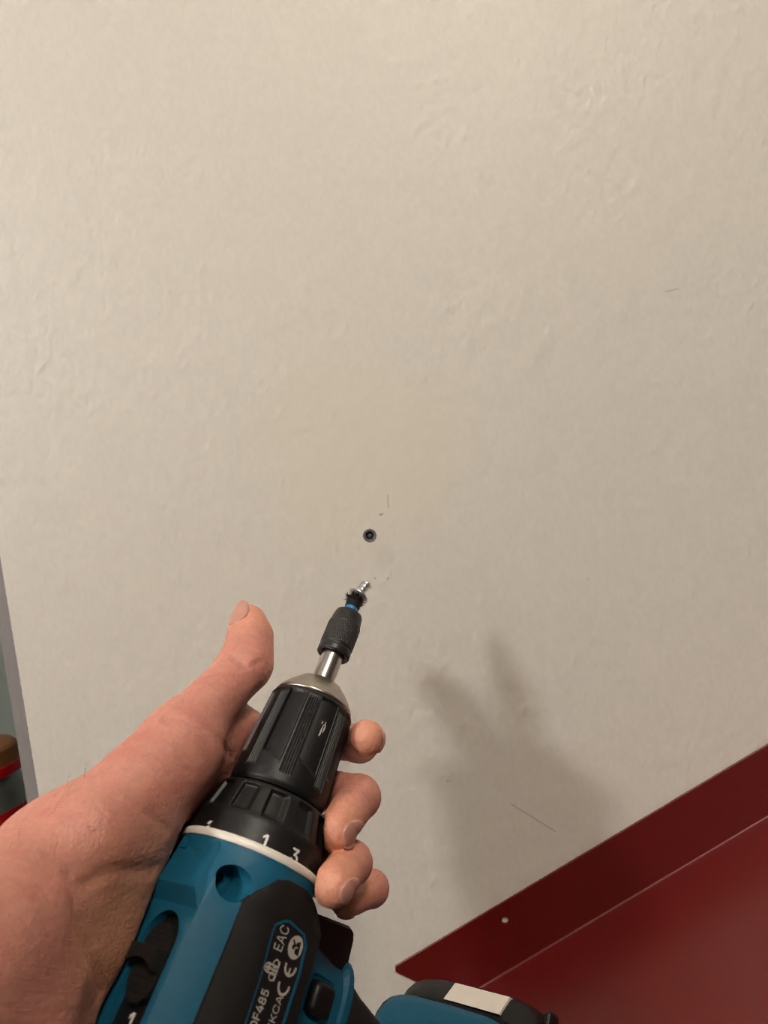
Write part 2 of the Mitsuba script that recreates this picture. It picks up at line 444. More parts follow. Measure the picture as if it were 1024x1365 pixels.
shell = body(0.0)
hump = hullm([(-29, y, z) for y, z in ((-12, 28.6), (10, 29.5), (-14, 18), (12, 18))], [(-47.5, y, z) for y, z in ((-16, 33.6), (8.5, 33.6), (-21, 24), (14, 24))],
             [(-54, y, z) for y, z in ((-18.5, 30.2), (11, 30.2), (-20, 20), (13, 20))])
shell = shell + hump
slot_c = -4.2
slot = prism(LineString([(-66.5, slot_c), (-140, slot_c)]).buffer(10.2, 24), 26.2, 45, 2)
shell = shell - slot
hole_s, hole_z = -41.5, 22.5
shell = shell - m3.Manifold.cylinder(40, 6.3, 6.3, 48).rotate([90, 0, 0]).translate([hole_s, -13.5, hole_z])
shell = shell - m3.Manifold.cylinder(12, 3.0, 3.0, 24).rotate([90, 0, 0]).translate([hole_s, -6, hole_z])
# parting notch on the hump, an engraved corner mark
mark = [(-31.2, 4.2), (-34.2, 4.2), (-34.2, 8.0)]
shell = shell - union([prism(LineString(mark).buffer(0.25), 28.4, 34, 2)])
om_poly = Polygon([(-130, 19.4), (-46, 18.2), (-41.5, 15.5), (-34.0, 8.5), (-32.4, 4), (-32.0, -8), (-33.6, -16), (-37.5, -27), (-130, -29)])
overm = (body(1.3) ^ prism(om_poly, -60, -12, 1)) - body(-1.0)
shell = shell - prism(om_poly.buffer(0.35), -60, -29.0 - 40, 1) if False else shell
plate_poly = Polygon([(-110, 0.6), (-66, 2.6), (-51, 4.6), (-48.2, 4.4), (-45.4, 0.5), (-44.6, -2.5), (-46.2, -12.6), (-49.5, -16), (-59.4, -17.6), (-110, -18.4)])
overm = overm - prism(plate_poly, -60, -32.2, 1)
pd(DR + '__overmold', tm(overm), 'black_rubber', 14)
say(DR + '__overmold', 'black rubber side panel')
pd(DR + '__nameplate_frame', tm(prism(plate_poly.difference(plate_poly.buffer(-1.0)), -33.1, -31.5, 1)), 'teal_plastic')
pd(DR + '__nameplate', tm(prism(plate_poly.buffer(-1.0), -32.55, -31.4, 1)), 'plate_black')
say(DR + '__nameplate', 'black nameplate with grey approval marks and model letters')


def plate_text(text, s, z, h, bold=False, sx=1.0, material='print_grey', name='lettering'):
    """Lettering on the nameplate: reads along +s, upright towards +z."""
    m = meshkit.text_mesh(text, h, 0.08, bold) if isinstance(text, str) else text
    v = np.array(m.vertices)
    v[:, 0] *= sx
    m = trimesh.Trimesh(np.stack([s + v[:, 0], -32.56 - v[:, 2], z + v[:, 1]], 1), m.faces, process=False)
    pd(DR + '__nameplate__' + name, m, material)


def flat(poly):
    gs = getattr(poly, 'geoms', [poly])
    return trimesh.util.concatenate([trimesh.creation.extrude_polygon(g, 0.08, engine='earcut') for g in gs])


plate_text('DDF485', -83.6, -5.0, 3.7, True, 0.78)
plate_text('EAC', -55.8, -4.2, 4.8, False, 0.68)


def arc(r0, a0, a1, w):
    t = np.radians(np.linspace(a0, a1, 24))
    return LineString(np.stack([r0 * np.cos(t), r0 * np.sin(t)], 1)).buffer(w, cap_style=2)


plate_text(flat(arc(2.9, 80, 280, 0.48)), -64.6, -11.4, 1, name='ce_mark')
plate_text(flat(unary_union([arc(2.9, 80, 280, 0.48), sbox(-2.7, -0.42, -0.4, 0.42)])), -58.2, -11.6, 1, name='ce_mark')
disc_ = Point(0, 0).buffer(3.3, 32)
blob = unary_union([Point(-0.9, -0.9).buffer(0.9), Point(0.9, -0.6).buffer(0.75), Point(-0.1, 0.9).buffer(0.7), LineString([(-1.6, -1.9), (1.6, -1.4)]).buffer(0.4), LineString([(0.3, 0.2), (1.5, 1.7)]).buffer(0.35)])
plate_text(flat(affinity.scale(disc_.difference(blob), 1.22, 1.22, origin=(0, 0))), -51.8, -10.6, 1, name='round_mark')
tri = unary_union([LineString([(-2.6, -2.4), (2.6, -2.4)]).buffer(0.3), LineString([(0, -2.4), (0, 2.6)]).buffer(0.3), LineString([(-1.2, -1.8), (-1.2, 2.0), (1.2, 2.0), (1.2, -1.8)]).buffer(0.25)] +
                  [Point(2.1 * math.cos(t), 2.1 * math.sin(t)).buffer(1.35, 24).difference(Point(2.1 * math.cos(t), 2.1 * math.sin(t)).buffer(0.95, 24)) for t in np.radians([90, 210, 330])])
plate_text(flat(affinity.scale(tri, 1.15, 1.2, origin=(0, 0))), -61.6, -2.4, 1, name='conformity_mark')
plate_text('UK', -80.0, -13.0, 3.2, False)
plate_text('CA', -74.0, -13.0, 3.2, False)

# speed selector in its slot
bed = prism(LineString([(-66.5, slot_c), (-140, slot_c)]).buffer(9.9, 24), 25.6, 26.6, 2)
pd(DR + '__selector_bed', tm(bed), 'black_plastic', 30)
sl = prism(LineString([(-68.5, slot_c), (-78.5, slot_c)]).buffer(8.1, 24), 26, 30.2, 2)
grip_b = hullm([(-68.8, slot_c + y, 31) for y in (-8.4, 8.4)], [(-69.6, slot_c + y, 35.4) for y in (-7.8, 7.8)], [(-75.8, slot_c + y, 34.8) for y in (-7.8, 7.8)],
               [(-76.4, slot_c + y, 28) for y in (-8.4, 8.4)], [(-68.2, slot_c + y, 28) for y in (-8.4, 8.4)])
grip_b = grip_b - m3.Manifold.cylinder(30, 14, 14, 48).translate([-87.4, slot_c, 30.4])
cuts = union([rbox([-66.6, slot_c - 7, 29.9], [-66.1, slot_c + 7, 33], 0.2), rbox([-64.8, slot_c - 6.5, 29.9], [-64.3, slot_c + 6.5, 33], 0.2), rbox([-63.0, slot_c - 6.5, 29.9], [-62.5, slot_c + 6.5, 33], 0.2)] +
             [rbox([-79.6 - k * 2.2, slot_c - 7.5, 29.7], [-78.8 - k * 2.2, slot_c + 7.5, 33], 0.25) for k in range(3)])
pd(DR + '__speed_selector', tm((sl - cuts) + grip_b), 'black_rubber', 25)
say(DR + '__speed_selector', 'black sliding speed selector with thumb block')
m1 = meshkit.text_mesh('1', 6.2, 0.15, True)
m1.apply_translation([-m1.bounds[:, 0].mean(), 0, 26.62])
v = np.array(m1.vertices)
pd(DR + '__selector_bed__numeral', trimesh.Trimesh(np.stack([-95.2 + v[:, 1], slot_c - v[:, 0], v[:, 2]], 1), m1.faces, process=False), 'print_white')

# handle: neck, guard collar, grip, foot


def slab_sec(z, s_a, s_b, hy, n=28, p=3.0):
    t = np.arange(n) * 2 * np.pi / n
    cx, hx = (s_a + s_b) / 2, (s_b - s_a) / 2
    return np.stack([cx + hx * np.sign(np.cos(t)) * np.abs(np.cos(t)) ** (2 / p), hy * np.sign(np.sin(t)) * np.abs(np.sin(t)) ** (2 / p), np.full(n, float(z))], 1)


HY = -6.0


def hs(z, s_a, s_b, hy, p=3.0, y0=0.0):
    q = slab_sec(z, s_a, s_b, hy, p=p); q[:, 1] += y0
    return q


neck = loft([hs(-26, -98, -42, 17), hs(-44, -92, -41.5, 14.5), hs(-62, -90, -45.5, 14), hs(-70, -89, -46, 14)])
collar = loft([hs(-67, -88, -45, 13.5), hs(-69, -88, -42, 15), hs(-72.5, -88, -42.5, 15), hs(-75, -88, -46, 14)])
lever = rbox([-68.5, -17.5, -60], [-55.5, 17.5, -46.5], 3.2)
pocket = rbox([-71, -30, -62.5], [-53, -12.0, -44], 3.5)
shell = shell + ((neck + collar) - pocket)
pd(DR + '__housing', tm(shell), 'teal_plastic', 8)
say(DR + '__housing', 'teal plastic housing')
pd(DR + '__direction_lever', tm(lever), 'black_plastic', 30)
grip = loft([hs(-74, -88, -48, 14.2), hs(-84, -89, -53, 15, y0=-1), hs(-105, -95, -60, 16, y0=-3), hs(-128, -102, -60, 18, y0=-6), hs(-146, -106, -52, 24, y0=-9)])
pd(DR + '__grip', tm(grip), 'black_rubber', 30)
say(DR + '__grip', 'black rubber grip')
tp = Polygon([(-34, -30), (-33.6, -50), (-31.6, -60), (-30.4, -65), (-31.6, -68.4), (-35, -70), (-44, -71), (-54, -66), (-54, -30)])
trg = m3.Manifold.batch_hull([prism(tp.buffer(-1.2), -9, 9, 1), prism(tp, -7.4, 7.4, 1)])
pd(DR + '__trigger', tm(trg), 'black_plastic', 30)
say(DR + '__trigger', 'black trigger')
foot = loft([hs(-143, -110, -52, 38, 4, -11), hs(-147, -113, -43, 43, 4, -11), hs(-152, -115, -39, 46, 4.5, -11), hs(-163, -116, -39, 46, 4.5, -11)])
pd(DR + '__foot', tm(foot), 'teal_plastic', 25)
say(DR + '__foot', 'teal foot that carries the battery')
bat = loft([hs(-158, -112, -37, 42, 4.5, -14), hs(-160, -115, -34, 44, 4.5, -14), hs(-166, -116, -27, 45.5, 4.5, -14), hs(-174, -116, -25, 45.5, 4.5, -14), hs(-205, -116, -25, 45.5, 4.5, -14), hs(-209, -112, -28, 42, 4.5, -14)])
pd(DR + '__battery', tm(bat), 'black_plastic', 25)
say(DR + '__battery', 'black battery pack with a white label strip')
lab = hullm([(-36.5, y, z) for y in (-38, -4) for z in (-156.8, -162)], [(-26.9, y, z) for y in (-38, -4) for z in (-164.6, -168)])
pd(DR + '__battery__latch', tm(rbox([-38, -61.0, -176], [-28, -57.0, -166], 1.8)), 'black_plastic', 30)
pd(DR + '__battery__label', tm(lab), 'white_plastic')

# ------------------------------------------------------------------ bit holder, bit, filings, screw


def knurl(S, PH):
    on = np.clip((S - 85.2) / 0.5, 0, 1) * np.clip((97.5 - S) / 0.5, 0, 1)
    n = 40
    return on * 0.42 * (np.maximum(np.abs(np.sin(n / 2 * PH + S * 1.1)), np.abs(np.sin(n / 2 * PH - S * 1.1))) - 0.9)


HS = [(80.6, 6.2), (79.6, 7.4), (79.6, 8.2), (80.2, 8.7), (82.8, 8.8), (83.4, 8.5), (84.2, 8.5), (85, 8.8), (98.0, 8.8), (99.0, 8.4), (104.6, 7.6), (105.6, 7.2), (106.3, 6.2), (106.4, 3.4), (100, 3.4)]
HM = lathe(dense(HS, 0.3), 480, knurl); HM.apply_translation([-3.6, 0, 0])
pd('bit_holder__sleeve', HM, 'dark_steel', 40)
say('bit_holder__sleeve', 'dark knurled locking sleeve')
pd('bit_holder__shaft', lathe([(55, 5.0), (56, 5.75), (80, 5.75), (92, 5.7)], 64), 'bright_steel', 40)
say('bit_holder__shaft', 'bright steel shaft')
say('bit_holder', 'magnetic bit holder with bright shaft and dark knurled sleeve clamped in the drill chuck', 'bit holder')
pd('screwdriver_bit__band', lathe([(98, 1), (98, 3.6), (106.4, 3.6), (106.6, 3.0)], 40), 'blue_sleeve', 40)
say('screwdriver_bit__band', 'blue band')
pd('screwdriver_bit__shank', lathe([(106.0, 1), (106.2, 3.9), (106.8, 4.1), (112.4, 4.0), (113.2, 3.4), (113.4, 0.6)], 40), 'black_matte', 40)
say('screwdriver_bit', 'short black screwdriver bit with a blue band sitting in the holder', 'bit')
fl = []
for k in range(150):
    th = RNG.uniform(0, 2 * np.pi); s = RNG.uniform(109.5, 113.4); L = RNG.uniform(1.0, 3.6)
    b = np.array([s, 3.9 * math.cos(th), 3.9 * math.sin(th)])
    d = np.array([RNG.normal(0.35, 0.5), math.cos(th) + RNG.normal(0, .3), math.sin(th) + RNG.normal(0, .3)]); d /= np.linalg.norm(d)
    m = trimesh.creation.cone(RNG.uniform(0.16, 0.34), L, sections=5)
    m.apply_transform(trimesh.geometry.align_vectors([0, 0, 1], d)); m.apply_translation(b)
    fl.append(m)
pd('metal_filings', trimesh.util.concatenate(fl), 'filings')
say('metal_filings', 'dark magnetised metal filings bristling around the tip of the bit', 'filings', kind='stuff')


def screw_radius(n=40):
    pr = [(-1.9, 0.8), (-1.8, 3.2), (-0.9, 4.8), (-0.1, 6.1), (0.5, 6.1), (0.8, 5.0), (1.1, 2.9)]
    s = np.arange(1.3, 10.2, 0.1)
    P, ph = [], np.arange(n) * 2 * np.pi / n
    for a, rr in pr:
        P.append(np.stack([np.full(n, a), rr * np.cos(ph), rr * np.sin(ph)], 1))
    for a in s:
        core = 2.1 if a < 9.6 else 2.1 * max(0.05, (10.3 - a) / 0.7)
        rr = core + 1.15 * (core / 2.1) * np.clip(1 - np.abs(((a / 2.5 - ph / (2 * np.pi)) % 1) - 0.5) * 4.6, 0, 1)
        P.append(np.stack([np.full(n, a), rr * np.cos(ph), rr * np.sin(ph)], 1))
    return grid_mesh(np.array(P), close_v=True)


sm = screw_radius()
ax = AX + 0.24 * ER + 0.06 * E1; ax /= np.linalg.norm(ax)
sm.apply_transform(trimesh.geometry.align_vectors([1, 0, 0], ax)); sm.apply_translation(S0 + 114.6 * AX + 0.6 * ER)
put('screw', sm, 'zinc', 40)
say('screw', 'bright zinc washer-head screw held on the tip of the bit', 'screw')

# ------------------------------------------------------------------ wall anchor


def wall_lathe(profile, n=48):
    """(depth into the wall in mm, radius) about the hole."""
    pr = np.array(profile, float); ph = np.arange(n) * 2 * np.pi / n
    c = at(493, 714, D)
    P = np.stack([c[0] + pr[:, 1:] * np.cos(ph), c[1] + pr[:, 1:] * np.sin(ph), D + np.repeat(pr[:, :1], n, 1)], -1)
    return grid_mesh(P, close_v=True)


put('wall_anchor__collar', wall_lathe([(8, 4.15), (0.0, 4.4), (-0.35, 4.5), (-0.45, 4.1), (-0.2, 3.0), (0.5, 2.6), (8, 2.4)]), 'anchor_grey', 40)
put('wall_anchor__core', wall_lathe([(6, 2.5), (2.2, 2.5), (1.6, 2.0), (1.4, 1.2), (1.5, 0.05)]), 'anchor_dark', 40)
put('wall_anchor__core__slot', wall_lathe([(1.45, 0.9), (1.0, 0.75), (0.9, 0.02)]), 'anchor_grey', 40)
say('wall_anchor', 'grey plastic wall anchor set flush in the white wall above the screw', 'wall anchor')

# ------------------------------------------------------------------ red shelf
P0, P1 = at(525, 1289, D), at(1024, 992, D)
xs = (P1 - P0) / np.linalg.norm(P1 - P0); ds = np.array([-xs[1], xs[0], 0]); ds = ds if ds[1] > 0 else -ds
fs = np.array([0, 0, -1.0])            # out of the wall
SB = np.stack([xs, ds, fs], 1)


def shelf_pts(p):
    return P0 + np.asarray(p, float) @ SB.T


HF, TH, RB = 41.5, 1.6, 2.6           # flange height, sheet thickness, bend radius


def sheet_profile(off):
    pts = [(0.0, TH - off if off else 0.0)]
    return pts


def fold(x0f, x1, depth):
    """Bent sheet: flange on the wall, bend, horizontal tray. x0f(down) is the left end."""
    line = [(0.0, TH / 2), (HF - RB, TH / 2)] + [(HF - RB + RB * math.sin(t), TH / 2 + RB - RB * math.cos(t)) for t in np.linspace(0, math.pi / 2, 10)[1:]] + [(HF, depth)]
    poly = LineString(line).buffer(TH / 2, cap_style=1, join_style=1)
    ex = m3.Manifold.extrude(m3.CrossSection([np.array(poly.exterior.coords)[:-1]], m3.FillRule.EvenOdd), x1 + 40).transform(np.array([[0, 0, 1, -20], [1, 0, 0, 0], [0, 1, 0, 0]], float))
    return ex


fl_ = fold(None, 420, 190)
# cut the left end to a slant with a small rounded corner
endp = Polygon([(4, -5), (1.2, 0), (0, 2.2), (1.0, 4.5), (22, 36), (26, 60), (600, 60), (600, -5)])
keep = m3.Manifold.extrude(m3.CrossSection([np.array(endp.exterior.coords)[:-1]], m3.FillRule.EvenOdd), 300).translate([0, 0, -20])
fl_ = fl_ ^ keep
hx = at(673, 1225, D) - P0
hx = np.array([hx @ xs, hx @ ds])
fl_ = fl_ - m3.Manifold.cylinder(30, 2.3, 2.3, 32).translate([hx[0], hx[1], -10])
hx2 = hx + np.array([260.0, 0])
fl_ = fl_ - m3.Manifold.cylinder(30, 2.3, 2.3, 32).translate([hx2[0], hx2[1], -10])
t_ = tm(fl_)
put('wall_shelf', trimesh.Trimesh(shelf_pts(t_.vertices), t_.faces[:, ::-1] if np.linalg.det(SB) < 0 else t_.faces, process=False), 'red_metal', 25)
say('wall_shelf', 'dark red folded sheet metal shelf with a drilled back flange, fixed on the white wall', 'shelf')

# ------------------------------------------------------------------ jar beyond the corner
JD = 760.0
jc = W(at(-44, 1030, JD))


def wl(key, c, profile, material, n=64, smooth=40):
    pr = np.array(profile, float); ph = np.arange(n) * 2 * np.pi / n
    P = np.stack([c[0] + pr[:, 1:] * np.cos(ph), c[1] + pr[:, 1:] * np.sin(ph), c[2] + np.repeat(pr[:, :1], n, 1)], -1)
    return putw(key, grid_mesh(P, close_v=True, flip=True), material, smooth)


jr, jz = 0.052, 0.0
wl('storage_jar__lid', jc, [(0.004, 0.052), (0.020, 0.0515), (0.025, 0.047), (0.028, 0.03), (0.028, 0.0001)], 'jar_brown')
say('storage_jar__lid', 'brown lid')
wl('storage_jar__lid_rim', jc, [(-0.005, 0.050), (-0.006, 0.0540), (-0.001, 0.0550), (0.004, 0.0540), (0.005, 0.050)], 'jar_red')
say('storage_jar__lid_rim', 'shiny red rim under the lid')
wl('storage_jar__body', jc, [(-0.005, 0.049), (-0.012, 0.049), (-0.026, 0.056), (-0.125, 0.056), (-0.13, 0.05), (-0.13, 0.0001)], 'jar_metal')
say('storage_jar', 'round jar with brown lid and red rim standing beyond the grey corner trim', 'jar')
lz0, lz1 = -0.115, -0.040
wl('storage_jar__label', jc, [(lz0, 0.0560), (lz0, 0.0567), (lz1, 0.0567), (lz1, 0.0560)], 'jar_red')
ov = Point(0, 0).buffer(0.012, 24)
om = trimesh.creation.extrude_polygon(ov, 0.0004, engine='earcut').subdivide().subdivide()
v = np.array(om.vertices); th = -1.0 + v[:, 0] / 0.057; rr = 0.0569 + v[:, 2]
putw('storage_jar__label__oval', trimesh.Trimesh(np.stack([jc[0] + rr * np.cos(th), jc[1] + rr * np.sin(th), jc[2] - 0.066 + v[:, 1]], 1), om.faces, process=False), 'label_orange')
ctop = jc[2] - 0.13
putw('counter__worktop', trimesh.creation.box(bounds=[[-1.59, 0.62, ctop - 0.03], [-0.27, 1.24, ctop]]), 'counter_grey')
putw('counter__cabinet', trimesh.creation.box(bounds=[[-1.59, 0.64, 0.0], [-0.28, 1.24, ctop - 0.03]]), 'room_paint')
say('counter', 'grey counter beyond the wall corner that carries the jar', 'counter')

# ------------------------------------------------------------------ the hand
def capsd(P, a, b, ra, rb):
    """Distance to a round cone (linear radius)."""
    a, b = np.asarray(a, float), np.asarray(b, float)
    ba = b - a; L2 = ba @ ba
    t = np.clip(((P - a) @ ba) / max(L2, 1e-9), 0, 1)
    return np.linalg.norm(P - a - t[..., None] * ba, axis=-1) - (ra + (rb - ra) * t)


def smin(a, b, k):
    h = np.clip(0.5 + 0.5 * (b - a) / k, 0, 1)
    return b + (a - b) * h - k * h * (1 - h)


thumb = [(at(120, 1112, 268), 16.0), (at(236, 990, 312), 15.4), (at(322, 892, 352), 11.6), (at(331, 830, 373), 9.6)]
fingers = {
    'index': [(CY_(26, 36, -118), 12), (CY_(44, 36, 168), 9.8), (CY_(44.5, 33.5, 118), 9.2), (at(489, 984, 343), 8.8)],
    'middle': [(CY_(8, 38, -122), 12.5), (CY_(20, 36.5, 162), 10.2), (at(479, 1062, 338), 9.9), (at(447, 1107, 313), 9.0)],
    'ring': [(CY_(-10, 40, -124), 12), (CY_(-6, 40, 162), 9.8), (at(468, 1150, 319), 9.3), (at(444, 1180, 290), 8.7)],
    'pinky': [(CY_(-26, 42, -126), 11), (CY_(-20, 44, 165), 8.6), (at(495, 1184, 344), 8.2), (at(462, 1200, 324), 7.4)]}
wrist_r, wrist_u = at(76, 1148, 266), at(84, 1292, 272)     # radial and ulnar side of the wrist
fore_r, fore_u = at(-120, 1345, 195), at(-35, 1560, 214)
fore_r, fore_u = wrist_r + 3 * (fore_r - wrist_r), wrist_u + 3 * (fore_u - wrist_u)


def base_sdf(P):
    d = smin(capsd(P, wrist_r, fore_r, 21, 34), capsd(P, wrist_u, fore_u, 18, 36), 22)
    d = smin(d, capsd(P, (wrist_r + wrist_u) / 2, (fore_r + fore_u) / 2, 20, 40), 16)
    palm = None
    for k, q in fingers.items():
        f = {'index': 0.1, 'middle': 0.4, 'ring': 0.7, 'pinky': 1.0}[k]
        w = wrist_r * (1 - f) + wrist_u * f
        c = capsd(P, w, q[0][0], 16, q[0][1])
        palm = c if palm is None else smin(palm, c, 10)
    d = smin(d, palm, 18)
    th = smin(capsd(P, wrist_r, thumb[0][0], 19, 16), capsd(P, thumb[0][0], thumb[1][0], 16.5, thumb[1][1]), 12)
    th = smin(th, capsd(P, at(190, 1062, 292), at(252, 1008, 310), 16, 13), 14)              # ball of the thumb
    th = smin(th, capsd(P, at(120, 1245, 270), at(170, 1132, 288), 15.5, 14), 18)              # heel of the palm
    th = smin(th, capsd(P, thumb[1][0], fingers['index'][0][0], 10, 10), 10)               # web
    th = smin(th, capsd(P, thumb[1][0], thumb[2][0], thumb[1][1], thumb[2][1]), 6)
    th = smin(th, capsd(P, thumb[2][0], thumb[3][0], thumb[2][1], thumb[3][1]), 7)
    th = smin(th, capsd(P, at(338, 884, 352), at(340, 850, 366), 9.6, 9.4), 6)               # pad of the thumb
    th = smin(th, capsd(P, at(222, 962, 334), at(240, 945, 346), 8, 7), 10)               # first knuckle
    d = smin(d, th, 12)
    for k, q in fingers.items():
        c = capsd(P, q[0][0], q[1][0], q[0][1] * 0.86, q[1][1])
        c = smin(c, capsd(P, q[1][0], q[2][0], q[1][1] * 0.97, q[2][1]), 3)
        c = smin(c, capsd(P, q[2][0], q[3][0], q[2][1], q[3][1]), 3)
        pre = smin(d, c, 6) if k == 'index' else np.where(capsd(P, q[0][0], q[0][0], q[0][1] + 8, q[0][1] + 8) < 0, smin(d, c, 5), np.minimum(d, c))
        d = pre
    return d


DENTS = []      # (points along a stroke, depth mm (+ in, - out), width mm)


DPROF = np.array(TC[::-1][1:] + [(-0.2, 23.0)] + SL[::-1][2:] + [(47.6, 19.6)] + NO[2:9])


def drill_sd(P):
    # rough distance to the drill's chuck, collar and housing
    q = (P - S0) @ DM
    x, rr = q[..., 0], np.hypot(q[..., 1], q[..., 2])
    chuck = np.maximum(rr - np.interp(x, DPROF[:, 0], DPROF[:, 1]), np.maximum(-29 - x, x - 59))
    ps = np.array(PSEC, float); e = np.roll(ps, -1, 0) - ps
    nrm = np.stack([e[:, 1], -e[:, 0]], 1)
    if ((ps - ps.mean(0)) * nrm).sum() < 0:
        nrm = -nrm
    nrm /= np.linalg.norm(nrm, axis=1, keepdims=True)
    hb = np.max([(q[..., 1] - p_[0]) * n_[0] + (q[..., 2] - p_[1]) * n_[1] for p_, n_ in zip(ps, nrm)], axis=0)
    hb = np.where(x > -50, np.maximum(hb, rr - 32.5), hb) - np.where(q[..., 1] < -5, 1.4, 0.2)
    band = np.maximum(rr - 31.6, np.abs(x + 26.5) - 2)
    return smin(smin(chuck, np.maximum(hb, np.maximum(-130 - x, x + 27)), 3.0), band, 2.0)


def sdf(P):
    d = base_sdf(P)
    for pts, amp, w in DENTS:
        dd = np.full(d.shape, 1e9)
        for a, b in zip(pts[:-1], pts[1:]):
            dd = np.minimum(dd, capsd(P, a, b, 0, 0))
        d = d + amp * np.exp(-(dd / w) ** 2)
    c = 0.5 - drill_sd(P)
    c = np.maximum(c, np.maximum(lo + 4 - P, P - hi + 4).max(-1))
    return -smin(-d, -c, 2.5)           # the flesh yields where it presses on the drill


def touch(x, y, t0=150, t1=420):
    """Where the line of sight through the picture point meets the skin, for laying out creases."""
    t = np.arange(t0, t1, 0.5)
    P = at(x, y, 1.0)[None] * t[:, None]
    v = base_sdf(P)
    k = np.argmax(v < 0)
    return P[k] if v[k] < 0 else None


def stroke(pix, amp, w):
    pts = [p for p in (touch(*q) for q in pix) if p is not None]
    if len(pts) >= 2:
        DENTS.append((pts, amp, w))


stroke([(298, 866), (316, 878), (322, 880)], 1.3, 2.6)            # dimple at the thumb joint
stroke([(286, 893), (312, 893), (336, 888), (350, 880)], 0.5, 1.6)
stroke([(268, 912), (300, 920), (330, 918)], -0.8, 5.0)
stroke([(226, 956), (262, 968), (296, 990), (310, 1008)], 0.7, 2.0)
stroke([(90, 1170), (101, 1215), (112, 1262), (135, 1322)], 1.0, 2.6)   # wrist crease
stroke([(78, 1190), (86, 1240), (108, 1300)], -0.9, 5.0)                # tendon
stroke([(112, 1180), (150, 1160), (205, 1160)], 0.9, 3.0)
stroke([(150, 1063), (200, 1090), (225, 1105)], 0.35, 1.5)
stroke([(205, 942), (214, 938)], -1.5, 7.0)                             # knuckle


def surface_nets(lo, hi, step, fn):
    n = np.ceil((hi - lo) / step).astype(int) + 1
    ax_ = [lo[i] + step * np.arange(n[i]) for i in range(3)]
    V = np.empty(n, np.float32)
    B = 8
    cnt_ = [-(-k // B) for k in n]
    cen = np.stack(np.meshgrid(*[lo[i] + step * (np.arange(cnt_[i]) * B + (B - 1) / 2) for i in range(3)], indexing='ij'), -1)
    coarse = fn(cen.reshape(-1, 3)).reshape(cnt_)
    V[:] = np.repeat(np.repeat(np.repeat(coarse, B, 0), B, 1), B, 2)[:n[0], :n[1], :n[2]]
    near = np.argwhere(np.abs(coarse) < B * step * 0.87 + 5)          # only blocks near the skin are evaluated finely
    loc = np.stack(np.meshgrid(*[np.arange(B)] * 3, indexing='ij'), -1).reshape(-1, 3)
    for q in np.array_split(near, max(1, len(near) // 400)):
        ijk = (q[:, None] * B + loc[None]).reshape(-1, 3)
        ijk = ijk[(ijk < n).all(1)]
        V[tuple(ijk.T)] = fn(lo + step * ijk)
    ins = V < 0
    c = [ins[a:n[0] - 1 + a, b:n[1] - 1 + b, g:n[2] - 1 + g] for a in (0, 1) for b in (0, 1) for g in (0, 1)]
    s = sum(x.astype(np.int8) for x in c)
    act = (s > 0) & (s < 8)
    idx = np.full(act.shape, -1, np.int64)
    cells = np.argwhere(act)
    idx[act] = np.arange(len(cells))
    acc = np.zeros((len(cells), 3)); cnt = np.zeros(len(cells))
    corners = np.array([(a, b, g) for a in (0, 1) for b in (0, 1) for g in (0, 1)])
    val = np.stack([V[tuple((cells + q).T)] for q in corners], 1)
    for i in range(8):
        for j in range(i + 1, 8):
            if np.abs(corners[i] - corners[j]).sum() != 1:
                continue
            x0, x1 = val[:, i], val[:, j]
            m = (x0 < 0) != (x1 < 0)
            t = np.where(m, x0 / np.where(m, x0 - x1, 1), 0)
            p = corners[i] + t[:, None] * (corners[j] - corners[i])
            acc += np.where(m[:, None], p, 0); cnt += m
    verts = lo + step * (cells + acc / cnt[:, None])
    faces = []
    for d in range(3):
        e = [0, 0, 0]; e[d] = 1
        A = ins[:n[0] - e[0], :n[1] - e[1], :n[2] - e[2]]; Bm = ins[e[0]:, e[1]:, e[2]:]
        u, w = (d + 1) % 3, (d + 2) % 3
        pos = np.argwhere(A != Bm)
        ok = (pos[:, u] > 0) & (pos[:, w] > 0) & (pos[:, u] < n[u] - 1) & (pos[:, w] < n[w] - 1)
        pos = pos[ok]
        flip = A[tuple(pos.T)]
        o = np.zeros((4, 3), int); o[1, u] = -1; o[2, u] = -1; o[2, w] = -1; o[3, w] = -1
        q = np.stack([idx[tuple((pos + k).T)] for k in o], 1)
        q = np.where(flip[:, None], q, q[:, ::-1])
        faces.append(q[(q >= 0).all(1)])
    q = np.vstack(faces)
    return trimesh.Trimesh(verts, np.vstack([q[:, [0, 1, 2]], q[:, [0, 2, 3]]]), process=False)


def relax(m, n):
    """Taubin smoothing over the edge neighbours."""
    from scipy.sparse import coo_matrix
    v, e = np.array(m.vertices), m.edges_unique
    i, j = np.r_[e[:, 0], e[:, 1]], np.r_[e[:, 1], e[:, 0]]
    A = coo_matrix((np.ones(len(i)), (i, j)), shape=(len(v),) * 2).tocsr()
    deg = np.maximum(np.asarray(A.sum(1)), 1)
    for k in range(n):
        v = v + (0.5, -0.53)[k % 2] * (A @ v / deg - v)
    return trimesh.Trimesh(v, m.faces, process=False)


lo = np.array([-250.0, 25, 20]); hi = np.array([30.0, 360, 425])
allpts = np.array([p for q in [thumb] + list(fingers.values()) for p, _ in q] + [wrist_r, wrist_u])
hand = surface_nets(lo, hi, HAND_STEP, sdf)
from scipy.sparse import coo_matrix
from scipy.sparse.csgraph import connected_components
_, comp = connected_components(coo_matrix((np.ones(len(hand.edges_unique)), tuple(hand.edges_unique.T)), shape=(len(hand.vertices),) * 2), directed=False)
hand.update_faces(comp[hand.faces[:, 0]] == np.bincount(comp).argmax())
hand.remove_unreferenced_vertices()
hand = relax(hand, 6)
hand = hand.subdivide()
hand.merge_vertices()
hand = relax(hand, 4)
hv, hn = np.array(hand.vertices), np.array(hand.vertex_normals)


def n3(P, sc, seed):
    return meshkit.noise(P * np.asarray(sc), seed)


